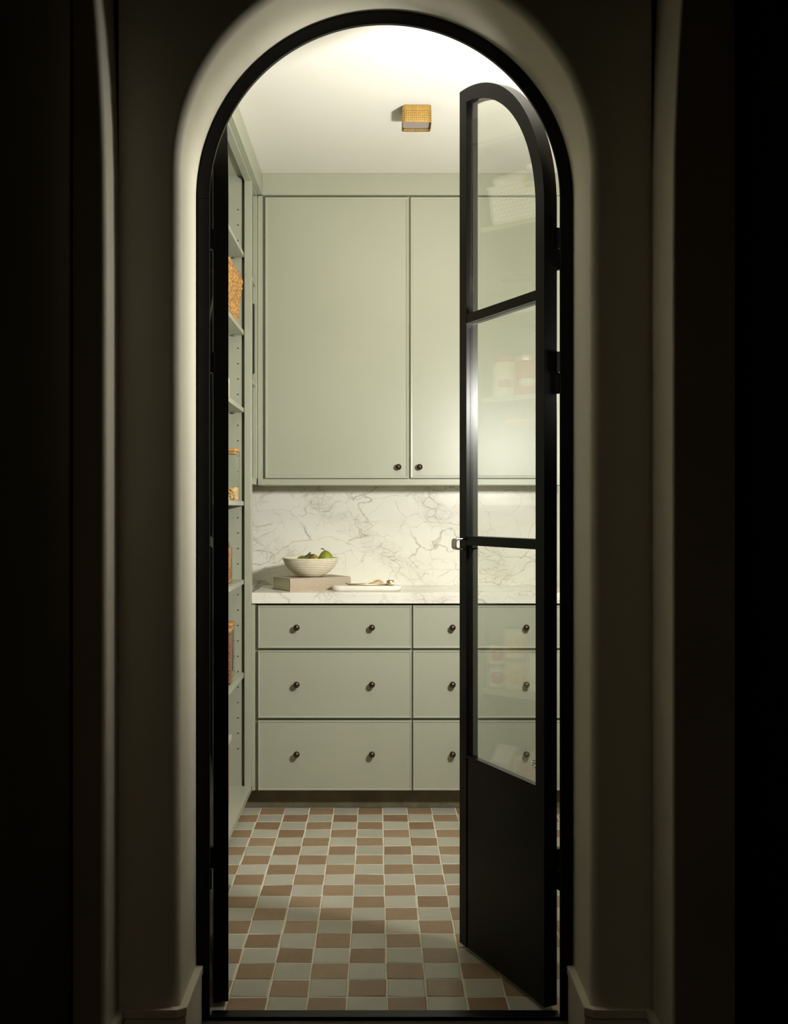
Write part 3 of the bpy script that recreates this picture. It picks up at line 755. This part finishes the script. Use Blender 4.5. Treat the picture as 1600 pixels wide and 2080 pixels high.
# woven basket, second shelf
def basket(x1, d0, d1, z, w, h):
    x0 = x1-w; t = thing('basket', ((x0+x1)/2, (d0+d1)/2, z), 'woven water hyacinth basket on the left shelves', 'basket')
    def edge(q, z_):     # taper
        k = .035*max(0, 1-(z_-z)/h)**1.2
        P = [(x0+k, d0+k), (x1-k*.6, d0+k), (x1-k*.6, d1-k), (x0+k, d1-k)]
        r = .045; out = []
        return P
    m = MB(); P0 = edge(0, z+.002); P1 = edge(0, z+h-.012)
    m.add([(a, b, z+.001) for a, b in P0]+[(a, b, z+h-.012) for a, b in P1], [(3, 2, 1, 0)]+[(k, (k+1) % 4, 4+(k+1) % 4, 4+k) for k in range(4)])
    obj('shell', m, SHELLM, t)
    random.seed(8); wv = MB(); rows = 13
    for r in range(rows):
        zz = z+.009+(h-.024)*r/(rows-1); P = edge(0, zz)
        for k in range(4):
            a, b = P[k], P[(k+1) % 4]; L_ = sqrt((a[0]-b[0])**2+(a[1]-b[1])**2); n = int(L_/.0165)
            ang = math.atan2(b[1]-a[1], b[0]-a[0])
            for i in range(n+1):
                f = (i+(.5 if r % 2 else 0))/n
                if f > 1: continue
                f = .012+.976*f
                wv.blob((a[0]+(b[0]-a[0])*f, a[1]+(b[1]-a[1])*f, zz+random.uniform(-.002, .002)), (.0112*random.uniform(.75, 1.1), .0068*random.uniform(.7, 1.3), .0080*random.uniform(.8, 1.15)),
                        rot=(ang, random.uniform(-.5, .5) if k % 2 == 0 else 0, random.uniform(-.5, .5) if k % 2 else 0), seg=8, ring=6)
    o = obj('weave', wv, STRAW, t); o['kind'] = 'stuff'
    P = edge(0, z+h); rim = MB()
    for q in range(3):
        zz = z+h-.004-.006*q; pts = []
        for k in range(4):
            a, b = P[k], P[(k+1) % 4]
            for i in range(14): f = i/14; pts.append((a[0]+(b[0]-a[0])*f+random.uniform(-.0015, .0015), a[1]+(b[1]-a[1])*f+random.uniform(-.0015, .0015), zz+.003*sin(i*1.7+q*2)))
        pts.append(pts[0]); rim.tube(pts, .0048, 6, cap=False)
    obj('rim', rim, STRAW, t)
basket(-.560, 3.74, 4.285, s2, .27, .194)
# white bottle
tb = thing('bottle', (-.635, 4.2, s3), 'white bottle on the third left shelf, below the woven basket', 'bottle')
obj('body', MB().lathe((-.635, 4.2, s3), [(.034, 0), (.0365, .004), (.0365, .095), (.032, .112), (.018, .124), (.017, .132)], 28), WHITEP, tb)
obj('cap', MB().lathe((-.635, 4.2, s3+.132), [(.019, 0), (.019, .016), (.017, .018)], 24), WHITEP, tb)
obj('label', MB().lathe((-.635, 4.2, s3+.02), [(.0369, 0), (.0369, .06)], 28, capb=False, capt=False), CREAMP, tb)
canister('canister', -.6125, 4.20, s4, .100, .205, .011, 'short square glass canister with bamboo lid and some oats, fourth left shelf', 'canister', OATS, .048, .0085, 420, fname='oats')
canister('canister', -.640, 4.075, s4, .100, .312, .011, 'tall square glass canister with bamboo lid beside the oats', 'canister', OATS, .05, .0085, 320, fname='oats')
canister('clip_jar', -.637, 4.17, s5, .100, .182, .020, 'clip-top glass jar of orange dried fruit, fifth left shelf', 'jar', APRICOT, .135, .010, 520, clip=True, fname='dried_fruit')
canister('canister', -.6265, 4.115, s6, .100, .216, .011, 'bamboo-lidded glass canister full of almonds on the lowest left shelf', 'canister', ALMOND, .185, .0085, 900, fname='almonds')
canister('canister', -.640, 4.265, s6, .100, .222, .011, 'nearly empty bamboo-lidded glass canister behind the almonds', 'canister', OATS, .022, .0075, 200, fname='oats')
sb = thing('storage_bin', (-.70, 4.0, .112), 'storage bin with pale clip lid at the bottom of the left shelves', 'bin')
obj('lid', bx(-.84, X(471, 4.10), 3.80, 4.10, .362, .388), GREYP, sb, bevel=.005, label='pale grey lid')
obj('lid_rim', bx(-.825, X(471, 4.10)-.014, 3.815, 4.085, .388, .396), STEEL, sb, bevel=.003)
obj('body', bx(-.83, X(465.5, 4.09), 3.81, 4.09, .112, .362), TERRA, sb, bevel=.008, label='terracotta coloured body')

# nearer bay of the same shelves: things seen as reflections in the open glass door
wb = thing('basket', (-.69, 3.35, s1), 'white plastic basket with slotted sides on the top left shelf, mirrored in the door glass', 'basket')
bxx0, bxx1, bd0, bd1, bh = -.83, -.572, 3.15, 3.540, .145
m = MB()
m.add([(bxx0+.015, bd0+.015, s1), (bxx1-.012, bd0+.015, s1), (bxx1-.012, bd1-.015, s1), (bxx0+.015, bd1-.015, s1), (bxx0, bd0, s1+bh), (bxx1, bd0, s1+bh), (bxx1, bd1, s1+bh), (bxx0, bd1, s1+bh)],
      [(3, 2, 1, 0)]+[(k, (k+1) % 4, 4+(k+1) % 4, 4+k) for k in range(4)])
bo = obj('body', m, WHITEP, wb); so = bo.modifiers.new('solid', 'SOLIDIFY'); so.thickness = .004
obj('rim', bx(bxx0-.004, bxx1+.004, bd0-.004, bd0+.004, s1+bh-.008, s1+bh+.002).box(bxx0-.004, bxx1+.004, bd1-.004, bd1+.004, s1+bh-.008, s1+bh+.002).box(bxx1-.004, bxx1+.004, bd0, bd1, s1+bh-.008, s1+bh+.002).box(bxx0-.004, bxx0+.004, bd0, bd1, s1+bh-.008, s1+bh+.002), WHITEP, wb, bevel=.0015)
sl = MB(); random.seed(2)
slp = {'g': MB(), 'p': MB(), 'd': MB()}
for r in range(8):
    for c in range(17):
        zz = s1+.014+r*.015; q = bd0+.03+c*.0205+(.010 if r % 2 else 0)
        if q > bd1-.03: continue
        xx = bxx1-.012+.012*(zz-s1)/bh+.0004
        slp[('d', 'g', 'p', 'd')[(r*3+c) % 4]].add([(xx, q-.005, zz-.002), (xx, q+.004, zz-.0035), (xx, q+.005, zz+.003)], [(0, 1, 2)])
for k_, mm_ in (('d', KICK), ('g', GREENP), ('p', PINKP)):
    o = obj('slots', slp[k_], mm_, bo); o['kind'] = 'stuff'
def lump(name, c, r, m_, label, cat, seed, spots=()):
    random.seed(seed); mb = MB(); mb.blob(c, r, seg=20, ring=14)
    mb.v = [(x+.012*sin(37*y+seed)+.008*sin(61*z+19*x), y+.010*sin(43*z+seed*2), z+.011*sin(33*y+21*x+seed)) for x, y, z in mb.v]
    zmin = min(v[2] for v in mb.v); base = c[2]-r[2]; mb.v = [(x, y, max(z-zmin+base, base)) for x, y, z in mb.v]
    t = thing(name, (c[0], c[1], base), label, cat); obj('wrap', mb, m_, t)
    for i, (dy, dz, ry, rz_, mm) in enumerate(spots):
        s_ = MB().blob((c[0]+r[0]*.80, c[1]+dy, c[2]+dz), (.030, ry, rz_), seg=14, ring=8); obj('print_patch', s_, mm, t)
lump('plastic_bag', (-.655, 3.475, s1+bh+.004), (.085, .078, .060), WHITEP, 'crumpled white bag on top of the white plastic basket', 'bag', 3)
lump('snack_bag', (-.65, 3.335, s1+bh+.010), (.085, .080, .070), BLUEP, 'pale blue printed bag with yellow patches on the white basket', 'bag', 5, ((-.03, .022, .022, .012, YELP), (.035, -.01, .014, .022, YELP), (.01, .03, .022, .012, WHITEP), (.02, -.03, .03, .012, CREAMP)))
gj = thing('glass_jar', (-.62, 3.445, s2), 'clear glass jar with a flared rim on the second left shelf, mirrored in the glass', 'jar')
obj('glass_body', MB().lathe((-.62, 3.445, s2), [(.030, 0), (.050, .006), (.062, .03), (.060, .06), (.040, .085), (.036, .10), (.058, .118)], 32, capt=False), JARG, gj)
obj('glass_lid', MB().lathe((-.62, 3.445, s2+.118), [(.060, 0), (.060, .005), (.03, .016), (.008, .018), (.008, .024), (.014, .032), (.006, .040)], 28), JARG, gj)
def round_jar(c, r, h, lidm, bodym, labm, label, cat='jar', disc=None):
    t = thing('food_jar', c, label, cat)
    obj('body', MB().lathe(c, [(r*.92, 0), (r, .006), (r, h*.70), (r*.86, h*.80), (r*.84, h*.84)], 32), bodym, t)
    obj('lid', MB().lathe((c[0], c[1], c[2]+h*.84), [(r*.88, 0), (r*.92, .003), (r*.92, h*.13), (r*.86, h*.16)], 32), lidm, t)
    obj('label', MB().lathe((c[0], c[1], c[2]+h*.10), [(r*1.006, 0), (r*1.006, h*.52)], 32, capb=False, capt=False), labm, t)
    if disc: obj('label_disc', MB().blob((c[0]+r*.72*cos(-.58), c[1]+r*.72*sin(-.58), c[2]+h*.32), (r*.32, r*.62, h*.22), rot=(-.58, 0, 0), seg=18, ring=10), disc, t)
round_jar((-.625, 3.50, s3), .046, .160, REDP, CREAMP, CREAMP, 'red-capped jar with cream label on the third left shelf, mirrored in the glass', disc=PINKP)
round_jar((-.622, 3.40, s3), .048, .150, GOLD, REDP, REDP, 'gold-lidded red jar beside the red-capped jar', disc=CREAMP)
canister('canister', -.63, 3.41, s4, .110, .30, .016, 'tall empty glass canister in the nearer bay, fourth left shelf', 'canister')
def can(c, r, h, labm, disc, label, name='food_can'):
    t = thing(name, c, label, 'can', 'tins on the lowest left shelf')
    obj('tin', MB().lathe(c, [(r*.94, 0), (r, .003), (r*.985, .006), (r*.985, h-.006), (r, h-.003), (r*.97, h), (r*.92, h-.003)], 32), TINP, t)
    obj('label', MB().lathe((c[0], c[1], c[2]+.008), [(r*.995, 0), (r*.995, h-.016)], 32, capb=False, capt=False), labm, t)
    obj('label_disc', MB().blob((c[0]+r*.70*cos(-.58), c[1]+r*.70*sin(-.58), c[2]+h*.5), (r*.38, r*.70, h*.42), rot=(-.58, 0, 0), seg=20, ring=10), disc, t)
    obj('label_band', MB().blob((c[0]+r*.79*cos(-.58), c[1]+r*.79*sin(-.58), c[2]+h*.62), (r*.32, r*.34, h*.10), rot=(-.58, 0, 0), seg=16, ring=8), BLUEP, t)
for z_, w_ in ((s6, 'lower'), (s6+.1165, 'upper')):
    can((-.622, 3.445, z_), .0475, .116, CREAMP, YELP, w_+' of the two large yellow-label tins, lowest left shelf, mirrored in the glass')
for z_, w_ in ((s6, 'lower'), (s6+.0855, 'upper')):
    can((-.617, 3.531, z_), .037, .085, CREAMP, YELP if z_ > 1 else REDP, w_+' of the two small red-label tins beside the large yellow tins')
can((-.622, 3.345, s6), .045, .150, CREAMP, CREAMP, 'taller cream-label tin nearest the door on the lowest left shelf')
cb = thing('carton', (-.64, 3.50, .112), 'white milk carton with slanted top on the bottom left shelf, mirrored in the glass', 'carton')
def carton(t, x0, x1, y0, y1, z0, h, hr, mats):
    obj('body', bx(x0, x1, y0, y1, z0, z0+h), mats[0], t, bevel=.001)
    obj('gable', MB().prism([(x0, z0+h), (x1, z0+h), ((x0+x1)/2+.004, z0+h+hr), ((x0+x1)/2-.004, z0+h+hr)], y0, y1, lambda a, b, d: (a, d, b)), mats[0], t)
    obj('print', bx(x1-.0002, x1+.0006, y0+.012, y1-.012, z0+h*.55, z0+h*.80), mats[1], t)
    obj('print', bx(x1-.0002, x1+.0006, y0+.012, y1-.03, z0+h*.42, z0+h*.47), mats[1], t)
carton(cb, -.70, -.595, 3.462, 3.545, .112, .195, .055, (CARD, PINKP))
cc = thing('carton', (-.65, 3.37, .112), 'white box with pink printed panel next to the milk carton', 'carton')
obj('body', bx(-.76, -.60, 3.29, 3.445, .112, .335), CARD, cc, bevel=.0015)
obj('print', bx(-.6002, -.5992, 3.31, 3.43, .265, .325), PINKP, cc)
for q in ((3.32, 3.42, .16, .168), (3.32, 3.40, .19, .197)): obj('print', bx(-.6002, -.5992, *q), PINKP, cc)
